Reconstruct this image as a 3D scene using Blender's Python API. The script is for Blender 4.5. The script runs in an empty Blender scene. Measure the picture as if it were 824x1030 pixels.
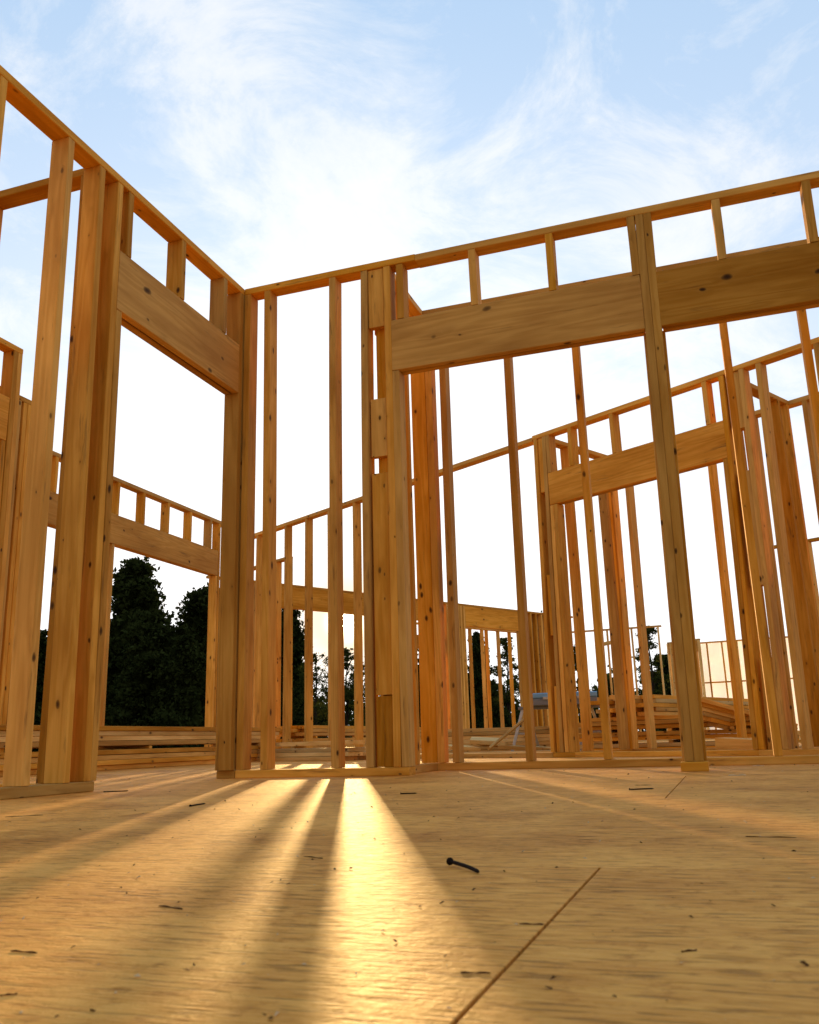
import bpy, bmesh, math, random
import numpy as np
from mathutils import Vector, Matrix

random.seed(7)
rng = np.random.default_rng(11)
R = math.radians
sc = bpy.context.scene
C = bpy.data.collections.new('Scene'); sc.collection.children.link(C)

# ------------------------------------------------------------------ materials
def mat(name):
    m = bpy.data.materials.new(name); m.use_nodes = True
    nt = m.node_tree; nt.nodes.clear()
    return m, nt
def N(nt, t, **kw):
    n = nt.nodes.new(t)
    for k, v in kw.items():
        if k.startswith('i_'):
            n.inputs[k[2:].replace('_', ' ')].default_value = v
        elif k.startswith('n'):
            n.inputs[int(k[1:])].default_value = v
        else: setattr(n, k, v)
    return n
def ramp(nt, stops, interp='LINEAR'):
    n = nt.nodes.new('ShaderNodeValToRGB'); cr = n.color_ramp; cr.interpolation = interp
    while len(cr.elements) < len(stops): cr.elements.new(.5)
    for e, (p, c) in zip(cr.elements, stops):
        e.position = p; e.color = (c[0], c[1], c[2], 1) if isinstance(c, tuple) else (c, c, c, 1)
    return n
def math_(nt, op, a, b=None, c=None):
    n = nt.nodes.new('ShaderNodeMath'); n.operation = op
    for i, v in enumerate((a, b, c)):
        if v is None: continue
        if isinstance(v, (int, float)): n.inputs[i].default_value = v
        else: nt.links.new(v, n.inputs[i])
    return n.outputs[0]
def vmath(nt, op, a, b):
    n = nt.nodes.new('ShaderNodeVectorMath'); n.operation = op
    for i, v in enumerate((a, b)):
        if isinstance(v, tuple): n.inputs[i].default_value = v
        else: nt.links.new(v, n.inputs[i])
    return n.outputs[0]
def mix(nt, f, a, b, bt='MIX'):
    n = nt.nodes.new('ShaderNodeMix'); n.data_type = 'RGBA'; n.blend_type = bt
    for i, v in ((0, f), (6, a), (7, b)):
        if isinstance(v, (int, float)): n.inputs[i].default_value = v
        elif isinstance(v, tuple): n.inputs[i].default_value = (v[0], v[1], v[2], 1)
        else: nt.links.new(v, n.inputs[i])
    return n.outputs[2]

def wood_material(name, light, dark, knot=(.050, .018, .004), knot_scale=(16, 16, 8.5)):
    m, nt = mat(name); L = nt.links.new
    tc = N(nt, 'ShaderNodeTexCoord'); oi = N(nt, 'ShaderNodeObjectInfo')
    off = N(nt, 'ShaderNodeCombineXYZ')
    L(math_(nt, 'MULTIPLY', oi.outputs['Random'], 37.0), off.inputs[0])
    L(math_(nt, 'MULTIPLY', oi.outputs['Random'], 71.0), off.inputs[1])
    L(math_(nt, 'MULTIPLY', oi.outputs['Random'], 113.0), off.inputs[2])
    pos = vmath(nt, 'ADD', tc.outputs['Object'], off.outputs[0])
    # knots
    kw = N(nt, 'ShaderNodeTexNoise', i_Scale=9.0, i_Detail=2.0); L(pos, kw.inputs['Vector'])
    kpos = vmath(nt, 'ADD', vmath(nt, 'MULTIPLY', pos, knot_scale),
                 vmath(nt, 'MULTIPLY', kw.outputs['Color'], (.25, .25, .25)))
    vo = N(nt, 'ShaderNodeTexVoronoi', i_Scale=1.0, i_Randomness=1.0); L(kpos, vo.inputs['Vector'])
    sep = N(nt, 'ShaderNodeSeparateColor'); L(vo.outputs['Color'], sep.inputs[0])
    size = math_(nt, 'MULTIPLY_ADD', sep.outputs[0], .15, .05)
    kd = math_(nt, 'DIVIDE', vo.outputs['Distance'], size)
    knotm = ramp(nt, [(0, 1.0), (.45, .9), (.8, .55), (1.0, 0.0)]); L(kd, knotm.inputs[0])
    keep = math_(nt, 'GREATER_THAN', sep.outputs[1], .33)
    km = math_(nt, 'MULTIPLY', knotm.outputs[0], keep)
    halo = math_(nt, 'MULTIPLY', math_(nt, 'POWER', 2.718, math_(nt, 'MULTIPLY', kd, -1.1)), keep)
    # grain (grain axis is local Z)
    v1 = vmath(nt, 'MULTIPLY', pos, (11, 11, .75))
    n1 = N(nt, 'ShaderNodeTexNoise', i_Scale=1.0, i_Detail=2.5, i_Roughness=.45, i_Distortion=.35); L(v1, n1.inputs['Vector'])
    ringc = math_(nt, 'ADD', math_(nt, 'MULTIPLY', n1.outputs['Fac'], 46.0), math_(nt, 'MULTIPLY', halo, 7.0))
    ring = math_(nt, 'MULTIPLY_ADD', math_(nt, 'SINE', ringc), .5, .5)
    v2 = vmath(nt, 'MULTIPLY', pos, (170, 170, 5))
    n2 = N(nt, 'ShaderNodeTexNoise', i_Scale=1.0, i_Detail=2.0); L(v2, n2.inputs['Vector'])
    v3 = vmath(nt, 'MULTIPLY', pos, (5, 5, 1.1))
    n3 = N(nt, 'ShaderNodeTexNoise', i_Scale=1.0, i_Detail=4.0, i_Roughness=.6); L(v3, n3.inputs['Vector'])
    g = math_(nt, 'ADD', math_(nt, 'MULTIPLY', ring, .42), math_(nt, 'MULTIPLY', n2.outputs['Fac'], .5))
    base = mix(nt, g, light, dark)
    st = ramp(nt, [(.38, (1.0, 1.0, 1.0)), (.62, (.74, .66, .56))]); L(n3.outputs['Fac'], st.inputs[0])
    base = mix(nt, 1.0, base, st.outputs[0], 'MULTIPLY')
    # dark streaks and scuffs
    v4 = vmath(nt, 'MULTIPLY', pos, (26, 26, 2.3))
    n4 = N(nt, 'ShaderNodeTexNoise', i_Scale=1.0, i_Detail=4.0, i_Roughness=.7); L(v4, n4.inputs['Vector'])
    sk = ramp(nt, [(.60, 0.0), (.74, .7)]); L(n4.outputs['Fac'], sk.inputs[0])
    base = mix(nt, sk.outputs[0], base, (.15, .07, .022))
    base = mix(nt, math_(nt, 'MULTIPLY', halo, .5), base, (.26, .11, .03))
    base = mix(nt, km, base, knot)
    hsv = N(nt, 'ShaderNodeHueSaturation')
    L(math_(nt, 'MULTIPLY_ADD', oi.outputs['Random'], .50, .68), hsv.inputs['Value'])
    r2 = math_(nt, 'FRACT', math_(nt, 'MULTIPLY', oi.outputs['Random'], 17.31))
    L(math_(nt, 'MULTIPLY_ADD', r2, .010, .500), hsv.inputs['Hue'])
    L(math_(nt, 'MULTIPLY_ADD', r2, -.12, 1.08), hsv.inputs['Saturation'])
    L(base, hsv.inputs['Color'])
    bs = N(nt, 'ShaderNodeBsdfPrincipled', i_Roughness=.72)
    bs.inputs['Specular IOR Level'].default_value = .14
    L(hsv.outputs[0], bs.inputs['Base Color'])
    h = math_(nt, 'ADD', math_(nt, 'MULTIPLY', n2.outputs['Fac'], 1.0), math_(nt, 'MULTIPLY', ring, .35))
    bp = N(nt, 'ShaderNodeBump', i_Strength=.35, i_Distance=.0012); L(h, bp.inputs['Height']); L(bp.outputs[0], bs.inputs['Normal'])
    out = N(nt, 'ShaderNodeOutputMaterial'); L(bs.outputs[0], out.inputs[0])
    return m
LUMBER = wood_material('spruce_lumber', (.86, .455, .112), (.62, .278, .044))
HEADER = wood_material('fir_header_board', (.76, .395, .102), (.54, .240, .044), knot_scale=(10, 10, 6.0))
PALE = wood_material('pale_lumber', (.86, .60, .27), (.68, .43, .15))

def plywood_material():
    m, nt = mat('plywood_subfloor'); L = nt.links.new
    geo = N(nt, 'ShaderNodeNewGeometry'); at = N(nt, 'ShaderNodeAttribute', attribute_name='sheet')
    sep = N(nt, 'ShaderNodeSeparateColor'); L(at.outputs['Color'], sep.inputs[0])
    off = vmath(nt, 'MULTIPLY', at.outputs['Color'], (31, 47, 0))
    pos = vmath(nt, 'ADD', geo.outputs['Position'], off)
    # rotary cut figure: long wavy contour bands running along the sheet (X)
    v1 = vmath(nt, 'MULTIPLY', pos, (2.2, 7.5, 1))
    n1 = N(nt, 'ShaderNodeTexNoise', i_Scale=1.0, i_Detail=3.5, i_Roughness=.5, i_Distortion=.8); L(v1, n1.inputs['Vector'])
    ring = math_(nt, 'MULTIPLY_ADD', math_(nt, 'SINE', math_(nt, 'MULTIPLY', n1.outputs['Fac'], 55.0)), .5, .5)
    v2 = vmath(nt, 'MULTIPLY', pos, (26, 210, 1))
    n2 = N(nt, 'ShaderNodeTexNoise', i_Scale=1.0, i_Detail=3.0, i_Roughness=.6); L(v2, n2.inputs['Vector'])
    n3 = N(nt, 'ShaderNodeTexNoise', i_Scale=2.6, i_Detail=6.0, i_Roughness=.62); L(pos, n3.inputs['Vector'])
    n5 = N(nt, 'ShaderNodeTexNoise', i_Scale=38.0, i_Detail=4.0, i_Roughness=.7); L(pos, n5.inputs['Vector'])
    n2c = ramp(nt, [(.26, 0.0), (.74, 1.0)]); L(n2.outputs['Fac'], n2c.inputs[0])
    g = math_(nt, 'ADD', math_(nt, 'MULTIPLY', ring, .34), math_(nt, 'MULTIPLY', n2c.outputs[0], .66))
    base = mix(nt, g, (1.0, .540, .128), (.72, .320, .056))
    st = ramp(nt, [(.34, (1.05, 1.0, .95)), (.50, (.92, .82, .70)), (.66, (.72, .58, .42))]); L(n3.outputs['Fac'], st.inputs[0])
    base = mix(nt, 1.0, base, st.outputs[0], 'MULTIPLY')
    sp = ramp(nt, [(.30, (.70, .62, .52)), (.46, (1, 1, 1)), (.62, (1, 1, 1)), (.74, (1.18, 1.15, 1.1))]); L(n5.outputs['Fac'], sp.inputs[0])
    base = mix(nt, 1.0, base, sp.outputs[0], 'MULTIPLY')
    # open checks: short dark dashes along the grain
    v4 = vmath(nt, 'MULTIPLY', pos, (17, 150, 1))
    n4 = N(nt, 'ShaderNodeTexNoise', i_Scale=1.0, i_Detail=2.5, i_Roughness=.55); L(v4, n4.inputs['Vector'])
    ck = ramp(nt, [(.57, 0.0), (.65, 1.0)]); L(n4.outputs['Fac'], ck.inputs[0])
    ckm = math_(nt, 'MULTIPLY', ck.outputs[0], math_(nt, 'MULTIPLY_ADD', n3.outputs['Fac'], 2.4, -.45)); 
    base = mix(nt, math_(nt, 'MULTIPLY', ckm, .6), base, (.11, .055, .02))
    # knots and plugs, flattened ovals
    vk = vmath(nt, 'ADD', vmath(nt, 'MULTIPLY', pos, (3.4, 6.2, 0)), vmath(nt, 'MULTIPLY', n5.outputs['Color'], (.08, .08, 0)))
    vo = N(nt, 'ShaderNodeTexVoronoi', i_Scale=1.0); L(vk, vo.inputs['Vector'])
    s2 = N(nt, 'ShaderNodeSeparateColor'); L(vo.outputs['Color'], s2.inputs[0])
    kd = math_(nt, 'DIVIDE', vo.outputs['Distance'], math_(nt, 'MULTIPLY_ADD', s2.outputs[0], .045, .01))
    kr = ramp(nt, [(0, .9), (.6, .6), (1, 0.0)]); L(kd, kr.inputs[0])
    km = math_(nt, 'MULTIPLY', kr.outputs[0], math_(nt, 'GREATER_THAN', s2.outputs[1], .62))
    base = mix(nt, km, base, (.13, .06, .02))
    hs = N(nt, 'ShaderNodeHueSaturation'); L(base, hs.inputs['Color'])
    L(math_(nt, 'MULTIPLY_ADD', sep.outputs[2], .18, .90), hs.inputs['Value'])
    bs = N(nt, 'ShaderNodeBsdfPrincipled'); bs.inputs['Specular IOR Level'].default_value = .10
    L(math_(nt, 'MULTIPLY_ADD', n2.outputs['Fac'], .25, .52), bs.inputs['Roughness'])
    L(hs.outputs[0], bs.inputs['Base Color'])
    h = math_(nt, 'ADD', n2.outputs['Fac'], math_(nt, 'MULTIPLY', n5.outputs['Fac'], 1.6))
    h = math_(nt, 'SUBTRACT', h, math_(nt, 'MULTIPLY', ckm, 1.2))
    bp = N(nt, 'ShaderNodeBump', i_Strength=.9, i_Distance=.0026); L(h, bp.inputs['Height']); L(bp.outputs[0], bs.inputs['Normal'])
    out = N(nt, 'ShaderNodeOutputMaterial'); L(bs.outputs[0], out.inputs[0])
    return m
PLY = plywood_material()

def simple(name, col, rough=.6, metal=0.0, noise=.25, nscale=20.0, spec=.5, bump=0.0):
    m, nt = mat(name); L = nt.links.new
    tc = N(nt, 'ShaderNodeTexCoord')
    n = N(nt, 'ShaderNodeTexNoise', i_Scale=nscale, i_Detail=4.0); L(tc.outputs['Object'], n.inputs['Vector'])
    r = ramp(nt, [(.3, tuple(c * (1 - noise) for c in col)), (.7, tuple(min(1, c * (1 + noise)) for c in col))]); L(n.outputs['Fac'], r.inputs[0])
    bs = N(nt, 'ShaderNodeBsdfPrincipled', i_Roughness=rough, i_Metallic=metal); bs.inputs['Specular IOR Level'].default_value = spec
    L(r.outputs[0], bs.inputs['Base Color'])
    if bump:
        bp = N(nt, 'ShaderNodeBump', i_Strength=.5, i_Distance=bump); L(n.outputs['Fac'], bp.inputs['Height']); L(bp.outputs[0], bs.inputs['Normal'])
    out = N(nt, 'ShaderNodeOutputMaterial'); L(bs.outputs[0], out.inputs[0])
    return m
STEEL = simple('dark_steel', (.016, .010, .007), .75, .0, .3, 60, .06)
GALV = simple('galvanised_steel', (.42, .42, .40), .45, .8, .15, 30)
BLUE = simple('blue_paint', (.16, .33, .52), .5, 0, .12, 10)
GREY = simple('grey_plastic', (.17, .17, .18), .6, 0, .12, 10)
EARTH = simple('bare_earth', (.13, .085, .05), .95, 0, .4, 1.5, .1, .05)
BARK = simple('tree_bark', (.05, .035, .025), .9, 0, .3, 12, .1, .01)
SPLINT = simple('weathered_splinter', (.085, .040, .014), .9, 0, .4, 60, .04)
SHAVE = simple('pale_wood_chip', (.62, .42, .22), .7, 0, .2, 60, .2)

def leaf_material(name, col, tl):
    m, nt = mat(name); L = nt.links.new
    oi = N(nt, 'ShaderNodeNewGeometry')
    n = N(nt, 'ShaderNodeTexNoise', i_Scale=1.3, i_Detail=2.0); L(oi.outputs['Position'], n.inputs['Vector'])
    r = ramp(nt, [(.3, tuple(c * .55 for c in col)), (.72, tuple(c * 1.5 for c in col))]); L(n.outputs['Fac'], r.inputs[0])
    d = N(nt, 'ShaderNodeBsdfDiffuse'); L(r.outputs[0], d.inputs[0])
    t = N(nt, 'ShaderNodeBsdfTranslucent'); L(r.outputs[0], t.inputs[0])
    mx = N(nt, 'ShaderNodeMixShader'); mx.inputs[0].default_value = tl
    L(d.outputs[0], mx.inputs[1]); L(t.outputs[0], mx.inputs[2])
    out = N(nt, 'ShaderNodeOutputMaterial'); L(mx.outputs[0], out.inputs[0])
    return m
LEAF = leaf_material('dark_leaves', (.030, .038, .010), .25)
LEAF2 = leaf_material('olive_leaves', (.06, .07, .016), .35)

def sheeting_material():
    m, nt = mat('white_plastic_sheeting'); L = nt.links.new
    tc = N(nt, 'ShaderNodeTexCoord')
    n = N(nt, 'ShaderNodeTexNoise', i_Scale=1.6, i_Detail=3.0, i_Distortion=.6); L(tc.outputs['Object'], n.inputs['Vector'])
    r = ramp(nt, [(.3, (.78, .81, .88)), (.7, (.90, .92, .97))]); L(n.outputs['Fac'], r.inputs[0])
    d = N(nt, 'ShaderNodeBsdfDiffuse'); L(r.outputs[0], d.inputs[0])
    t = N(nt, 'ShaderNodeBsdfTranslucent'); L(r.outputs[0], t.inputs[0])
    mx = N(nt, 'ShaderNodeMixShader'); mx.inputs[0].default_value = .72
    bp = N(nt, 'ShaderNodeBump', i_Strength=.6, i_Distance=.05); L(n.outputs['Fac'], bp.inputs['Height'])
    L(bp.outputs[0], d.inputs['Normal']); L(bp.outputs[0], t.inputs['Normal'])
    L(d.outputs[0], mx.inputs[1]); L(t.outputs[0], mx.inputs[2])
    out = N(nt, 'ShaderNodeOutputMaterial'); L(mx.outputs[0], out.inputs[0])
    return m
SHEET = sheeting_material()

# ------------------------------------------------------------------ object helpers
def link(name, me, parent=None, m=None):
    o = bpy.data.objects.new(name, me); C.objects.link(o)
    if parent: o.parent = parent
    if m: me.materials.append(m)
    return o
def tag(o, label, cat, group=None):
    o['label'] = label; o['category'] = cat; o['kind'] = 'thing'
    if group: o['group'] = group
    return o
def thing(name, label, cat, loc=(0, 0, 0), rz=0.0, group=None):
    o = bpy.data.objects.new(name, None); C.objects.link(o)
    o.location = loc; o.rotation_euler = (0, 0, rz); o.empty_display_size = .2
    return tag(o, label, cat, group)

def bar_mesh(L_, a, b, bow=(0, 0), ch=.0025, seg=6, twist=0.0, wane=0.0):
    """rectangular timber, length along local Z, section a (X) by b (Y), eased arrises, slight bow"""
    prof = [(-a/2 + ch, -b/2), (a/2 - ch, -b/2), (a/2, -b/2 + ch), (a/2, b/2 - ch), (a/2 - ch, b/2), (-a/2 + ch, b/2), (-a/2, b/2 - ch), (-a/2, -b/2 + ch)]
    vs, fs = [], []
    zs = [-L_/2, -L_/2 + .0015] + [-L_/2 + L_ * k / seg for k in range(1, seg)] + [L_/2 - .0015, L_/2]
    for i, z in enumerate(zs):
        t = z / (L_/2); k = 1 - t * t
        s = .975 if i in (0, len(zs) - 1) else 1
        th = twist * t
        ct, st = math.cos(th), math.sin(th)
        for x, y in prof:
            x2, y2 = x * s, y * s
            vs.append((x2 * ct - y2 * st + bow[0] * k, x2 * st + y2 * ct + bow[1] * k, z))
    n = len(zs)
    for i in range(n - 1):
        for j in range(8):
            a0 = i * 8 + j; a1 = i * 8 + (j + 1) % 8
            fs.append((a0, a1, a1 + 8, a0 + 8))
    fs.append(tuple(range(7, -1, -1))); fs.append(tuple((n - 1) * 8 + j for j in range(8)))
    me = bpy.data.meshes.new('bar'); me.from_pydata(vs, [], fs); me.update()
    return me

def bar(name, parent, p0, p1, a, b, bdir=(0, 1, 0), m=None, bowy=0.0, bowx=0.0, tw=0.0, ch=.0025, jit=True):
    """timber from p0 to p1 (parent space): section a across, b along bdir"""
    p0, p1 = Vector(p0), Vector(p1)
    z = (p1 - p0); L_ = z.length; z.normalize()
    y = Vector(bdir); y = (y - z * y.dot(z)).normalized(); x = y.cross(z)
    M = Matrix((x, y, z)).transposed().to_4x4(); M.translation = (p0 + p1) / 2
    if random.random() < .5 and jit:        # end for end, so that grain and knots fall differently
        M = M @ Matrix.Rotation(math.pi, 4, 'Z'); bowx, bowy = -bowx, -bowy
    o = link(name, bar_mesh(L_, a, b, (bowx, bowy), ch, 6, tw), parent, m or LUMBER)
    o.matrix_local = M
    return o

H = 2.67; T = .038; W4 = .089
def stud(par, x, z0=T, z1=H - T, name='stud', y=0.0, w=T, d=W4, lean=0.0, m=None):
    """upright; x = left edge along the wall, y = near face"""
    j = random.uniform(-.0035, .0035)
    l = lean + random.uniform(-.004, .004)
    return bar(name, par, (x + w/2 + l, y + d/2 + random.uniform(-.0015, .0015), z0 + .0012), (x + w/2, y + d/2, z1 - .0012), w, d, (0, 1, 0), m,
               bowx=random.uniform(-.004, .004) * min(1, z1 - z0), bowy=j * min(1, z1 - z0), tw=random.uniform(-.012, .012))
def plate(par, x0, x1, z, name, y=0.0, d=W4, h=T, m=None):
    return bar(name, par, (x0, y + d/2, z + h/2), (x1, y + d/2, z + h/2), h, d, (0, 1, 0), m, bowy=random.uniform(-.004, .004), bowx=0.0, ch=.003)
def header(par, x0, x1, z0=2.022, z1=2.308, y=0.0, nails=None):
    h = bar('header', par, (x0, y + .019, (z0 + z1)/2), (x1, y + .019, (z0 + z1)/2), z1 - z0, .038, (0, 1, 0), HEADER, ch=.003, jit=False)
    h2 = bar('header', par, (x0 + .004, y + .07, (z0 + z1)/2 + .002), (x1 - .003, y + .07, (z0 + z1)/2 + .002), z1 - z0, .038, (0, 1, 0), HEADER, ch=.003)
    if nails:
        for x, z in nails: nail_head(h, x, y, z)
    return h
NHM = None
def nail_head(par, x, y, z):
    global NHM
    if NHM is None:
        bm = bmesh.new(); bmesh.ops.create_cone(bm, cap_ends=True, segments=10, radius1=.0085, radius2=.0070, depth=.003)
        NHM = bpy.data.meshes.new('nail_head'); bm.to_mesh(NHM); bm.free(); NHM.materials.append(STEEL)
    o = bpy.data.objects.new('nail_head', NHM); C.objects.link(o); o.parent = par
    M = Matrix.Translation((x, y - .0008, z)) @ Matrix.Rotation(R(90), 4, 'X')
    o.matrix_parent_inverse = Matrix.Identity(4)
    o.matrix_local = par.matrix_local.inverted() @ M
    return o

# ------------------------------------------------------------------ near walls
G = R(29.1218)                     # heading of the angled wing behind
def at_sn(s, n, z=0.0):            # a point of the angled wing from its own axes
    return (s * math.cos(G) + n * math.sin(G), -s * math.sin(G) + n * math.cos(G), z)

# left wall with the window-wide opening
A = thing('stud_wall', 'tall left stud wall running toward the camera, deep header over its wide opening', 'wall', (-2.3215, 0, 0), R(90), 'stud walls of the unfinished house')
plate(A, -.6, 4.096, H - T, 'top_plate')
plate(A, -.6, 2.985, 0, 'bottom_plate')
for x in (-.2, .2, .61, 1.01, 1.42, 1.83, 2.2): stud(A, x)
stud(A, 2.580, lean=.018); stud(A, 2.783, lean=.02)
stud(A, 2.909, name='king_stud', lean=.015)
stud(A, 2.949, T, 2.020, 'jack_stud', lean=.012)
header(A, 2.949, 4.006)
for x in (2.990, 3.422, 3.828): stud(A, x, 2.309, H - T, 'cripple_stud')
stud(A, 4.050, T, H - T, 'king_stud')
stud(A, 4.009, T, H - T, 'jack_stud')

# facing wall: narrow bay on the left, two header openings to the right
B = thing('stud_wall', 'long facing stud wall with solid headers over two wide openings beside the doubled post', 'wall', (0, 4.0475, 0), 0, 'stud walls of the unfinished house')
plate(B, -2.318, -1.406, 0, 'bottom_plate')
bar('bottom_plate', B, (-2.420, .0445, .019), (-2.3195, .0445, .019), T, .10, (0, 1, 0))
plate(B, -2.318, -1.30, H - T, 'top_plate')
plate(B, -1.299, 2.3, H - T - .003, 'top_plate')
stud(B, -2.319, name='corner_stud', lean=.0)
stud(B, -2.196, lean=.012); stud(B, -1.798); stud(B, -1.611, lean=-.008)
bar('backing_stud', B, (-1.503, .0675, T), (-1.503, .0675, H - T - .002), .088, .038, bowy=.002)
for z0, z1 in ((2.29, 2.716), (1.57, 1.885), (.372, 1.48), (T + .002, .366)):
    bar('spacer_block', B, (-1.5275, .0330, z0), (-1.5275, .0330, z1), .088, .036, bowy=0) if z1 < 2.6 else bar('spacer_block', B, (-1.526, .110, z0), (-1.526, .110, z1), .090, .037)
bar('spacer_block', B, (-1.5275, .0270, 2.29), (-1.5275, .0270, H - T - .003), .088, .036)
stud(B, -1.4815, name='king_stud')
stud(B, -1.4425, T, 2.020, 'jack_stud', lean=.004)
header(B, -1.4415, -.1615)
for x in (-1.408, -1.008, -.603, -.198): stud(B, x, 2.309, H - T - .003, 'cripple_stud')
for x, y, d, z1, nm in ((-.1555, 0, .050, H - T - .003, 'king_stud'), (-.1170, 0, .050, H - T - .003, 'king_stud'), (-.1675, .0525, .0370, 2.020, 'jack_stud'), (-.1050, .0525, .0370, 2.020, 'jack_stud')):
    k = -.024 * (1 - 0 / H) ; k1 = -.024 * (1 - z1 / (H - T))
    bar(nm, B, (x + .019 + k, y + d/2, .0395), (x + .019 + k1, y + d/2, z1), .0378, d, (0, 1, 0))
bar('bottom_plate', B, (-.196, .020, .019), (-.086, .020, .019), T, .12)
header(B, -.0850, 1.56)
for x in (.202, .602, 1.01, 1.42): stud(B, x, 2.309, H - T - .003, 'cripple_stud')
stud(B, 1.562, name='king_stud'); stud(B, 2.0); stud(B, 2.2)
plate(B, 1.56, 2.3, 0, 'bottom_plate')

# short return wall and the back wall of the recess
Gw = thing('stud_wall', 'short return wall of close orange-lit studs just behind the left end of the facing wall', 'wall', (-1.4630, 0, 0), R(90), 'stud walls of the unfinished house')
plate(Gw, 4.139, 4.672, H - T, 'top_plate'); plate(Gw, 4.139, 4.672, 0, 'bottom_plate')
stud(Gw, 4.142); stud(Gw, 4.342); stud(Gw, 4.675)
F = thing('stud_wall', 'bare recess wall of single studs on a plate, seen through the big header openings', 'wall', (0, 4.6742, 0), 0, 'stud walls of the unfinished house')
plate(F, -1.552, 2.3, 0, 'bottom_plate', m=LUMBER); plate(F, -1.552, 2.3, H - T - .001, 'top_plate')
stud(F, -1.461, name='corner_stud')
for x, l in ((-1.372, -.008), (-.982, -.006), (-.592, -.004), (-.196, 0), (.198, .0), (.588, 0), (.995, 0), (1.40, 0), (1.80, 0), (2.2, 0)): stud(F, x, z1=H - T - .001, lean=l)

# left side: cross wall, and two partitions parallel to the left wall
Hw = thing('stud_wall', 'cross wall behind the two tall left studs, its plate joining the left wall', 'wall', (0, 2.8150, 0), 0, 'stud walls of the unfinished house')
plate(Hw, -6.4, -2.413, H - T, 'top_plate'); plate(Hw, -6.4, -2.413, 0, 'bottom_plate')
for x in (-2.452, -3.000, -3.40, -3.80, -4.20, -4.60, -4.98, -5.35, -5.75, -6.16, -6.44): stud(Hw, x)
I = thing('stud_wall', 'partition end at the left picture edge, tripled studs under a plate end', 'wall', (-4.0200, 0, 0), R(90), 'stud walls of the unfinished house')
plate(I, 2.906, 4.212, H - T, 'top_plate')
stud(I, 4.174, name='king_stud', lean=.02); stud(I, 4.135, name='king_stud', lean=.02); stud(I, 4.096, T, 2.02, 'jack_stud', lean=.02)
header(I, 3.1, 4.134); plate(I, 4.0, 4.23, 0, 'bottom_plate')
for x in (3.95, 3.55, 3.15): stud(I, x, 2.309, H - T, 'cripple_stud')
stud(I, 2.91)
I2 = thing('stud_wall', 'partition end just beyond the leftmost one, a lower corner tucked behind the first tall stud', 'wall', (-4.5900, 0, 0), R(90), 'stud walls of the unfinished house')
plate(I2, 2.906, 5.05, H - T, 'top_plate'); plate(I2, 2.906, 5.05, 0, 'bottom_plate')
for x in (5.005, 4.965, 4.90, 4.86, 4.80, 4.72, 4.40, 3.99, 3.58, 3.17, 2.91): stud(I2, x, lean=.01)

# far left outside wall, seen through the opening
D = thing('stud_wall', 'far left wall through the big opening, five short cripples between its plate and header', 'wall', (-5.2340, 0, 0), R(90), 'stud walls of the unfinished house')
plate(D, 4.9, 9.0, H - T, 'top_plate')
header(D, 5.55, 8.66)
for x in (5.56, 5.965, 6.38, 6.825, 7.228, 7.650, 8.070, 8.480): stud(D, x, 2.309, H - T, 'cripple_stud')
stud(D, 6.785, T, 2.02, 'jack_stud')
stud(D, 8.62, T, 2.02, 'jack_stud'); stud(D, 8.665, name='king_stud'); stud(D, 5.51, name='king_stud'); stud(D, 8.95); stud(D, 5.2)
plate(D, 4.9, 5.6, 0, 'bottom_plate'); plate(D, 8.6, 9.0, 0, 'bottom_plate'); plate(D, 6.70, 6.9, 0, 'bottom_plate')

# ------------------------------------------------------------------ the angled wing
def wing(s, n, along='s'):
    return at_sn(s, n), (-G if along == 's' else R(90) - G)
# long wall of the angled wing
loc, rz = wing(0, 5.671)
Cw = thing('stud_wall', 'long angled wall behind the recess, with a nailed header between two built-up posts', 'wall', loc, rz, 'stud walls of the unfinished house')
plate(Cw, -9.5, -4.66, H - T - .012, 'top_plate'); plate(Cw, -4.66, -1.2, H - T, 'top_plate')
plate(Cw, -9.5, -4.66, 0, 'bottom_plate'); plate(Cw, -4.655, -4.44, 0, 'bottom_plate'); plate(Cw, -2.95, -1.2, 0, 'bottom_plate')
plate(Cw, -4.44, -2.95, 0, 'bottom_plate')
for x, l in ((-9.25, 0), (-9.03, -.02), (-8.43, -.01), (-8.02, 0), (-7.60, 0), (-7.155, -.01), (-6.75, 0) , (-6.34, 0)): stud(Cw, x, z1=H - T - .012, lean=l)
stud(Cw, -4.650, name='king_stud', lean=-.03); stud(Cw, -4.556, name='king_stud', lean=-.03)
for z0, z1 in ((T, .55), (.95, 1.45), (2.15, H - T)):
    bar('spacer_block', Cw, (-4.5845 - (.03 if z1 < 1 else 0) * .5, .05, z0 + .002), (-4.5845, .05, z1 - .002), .054, .078)
stud(Cw, -4.517, T, 2.02, 'jack_stud', lean=-.02); stud(Cw, -4.478, T, 2.02, 'jack_stud', lean=-.02)
hz_ = [(-4.43, z) for z in (2.07, 2.12, 2.18, 2.25)] + [(-4.22, z) for z in (2.08, 2.14, 2.21, 2.26)] + [(-2.95, z) for z in (2.08, 2.15, 2.2, 2.26)] + [(-3.55, 2.1), (-3.55, 2.16), (-3.55, 2.22)]
header(Cw, -4.516, -2.916, 2.022, 2.300, nails=hz_)
stud(Cw, -4.516, 2.301, H - T, 'cripple_stud')
for x in (-4.285, -3.868, -3.46, -3.05): stud(Cw, x, 2.301, H - T, 'cripple_stud')
stud(Cw, -2.915, name='king_stud', lean=-.03); stud(Cw, -2.954, T, 2.02, 'jack_stud', lean=-.03)
stud(Cw, -2.760, lean=-.03)
bar('spacer_block', Cw, (-2.818, .05, 2.21), (-2.818, .05, H - T - .002), .100, .070)
bar('spacer_block', Cw, (-2.822, .05, 1.10), (-2.818, .05, 1.90), .100, .070); bar('spacer_block', Cw, (-2.842, .05, T), (-2.825, .05, .62), .100, .070)
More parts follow.
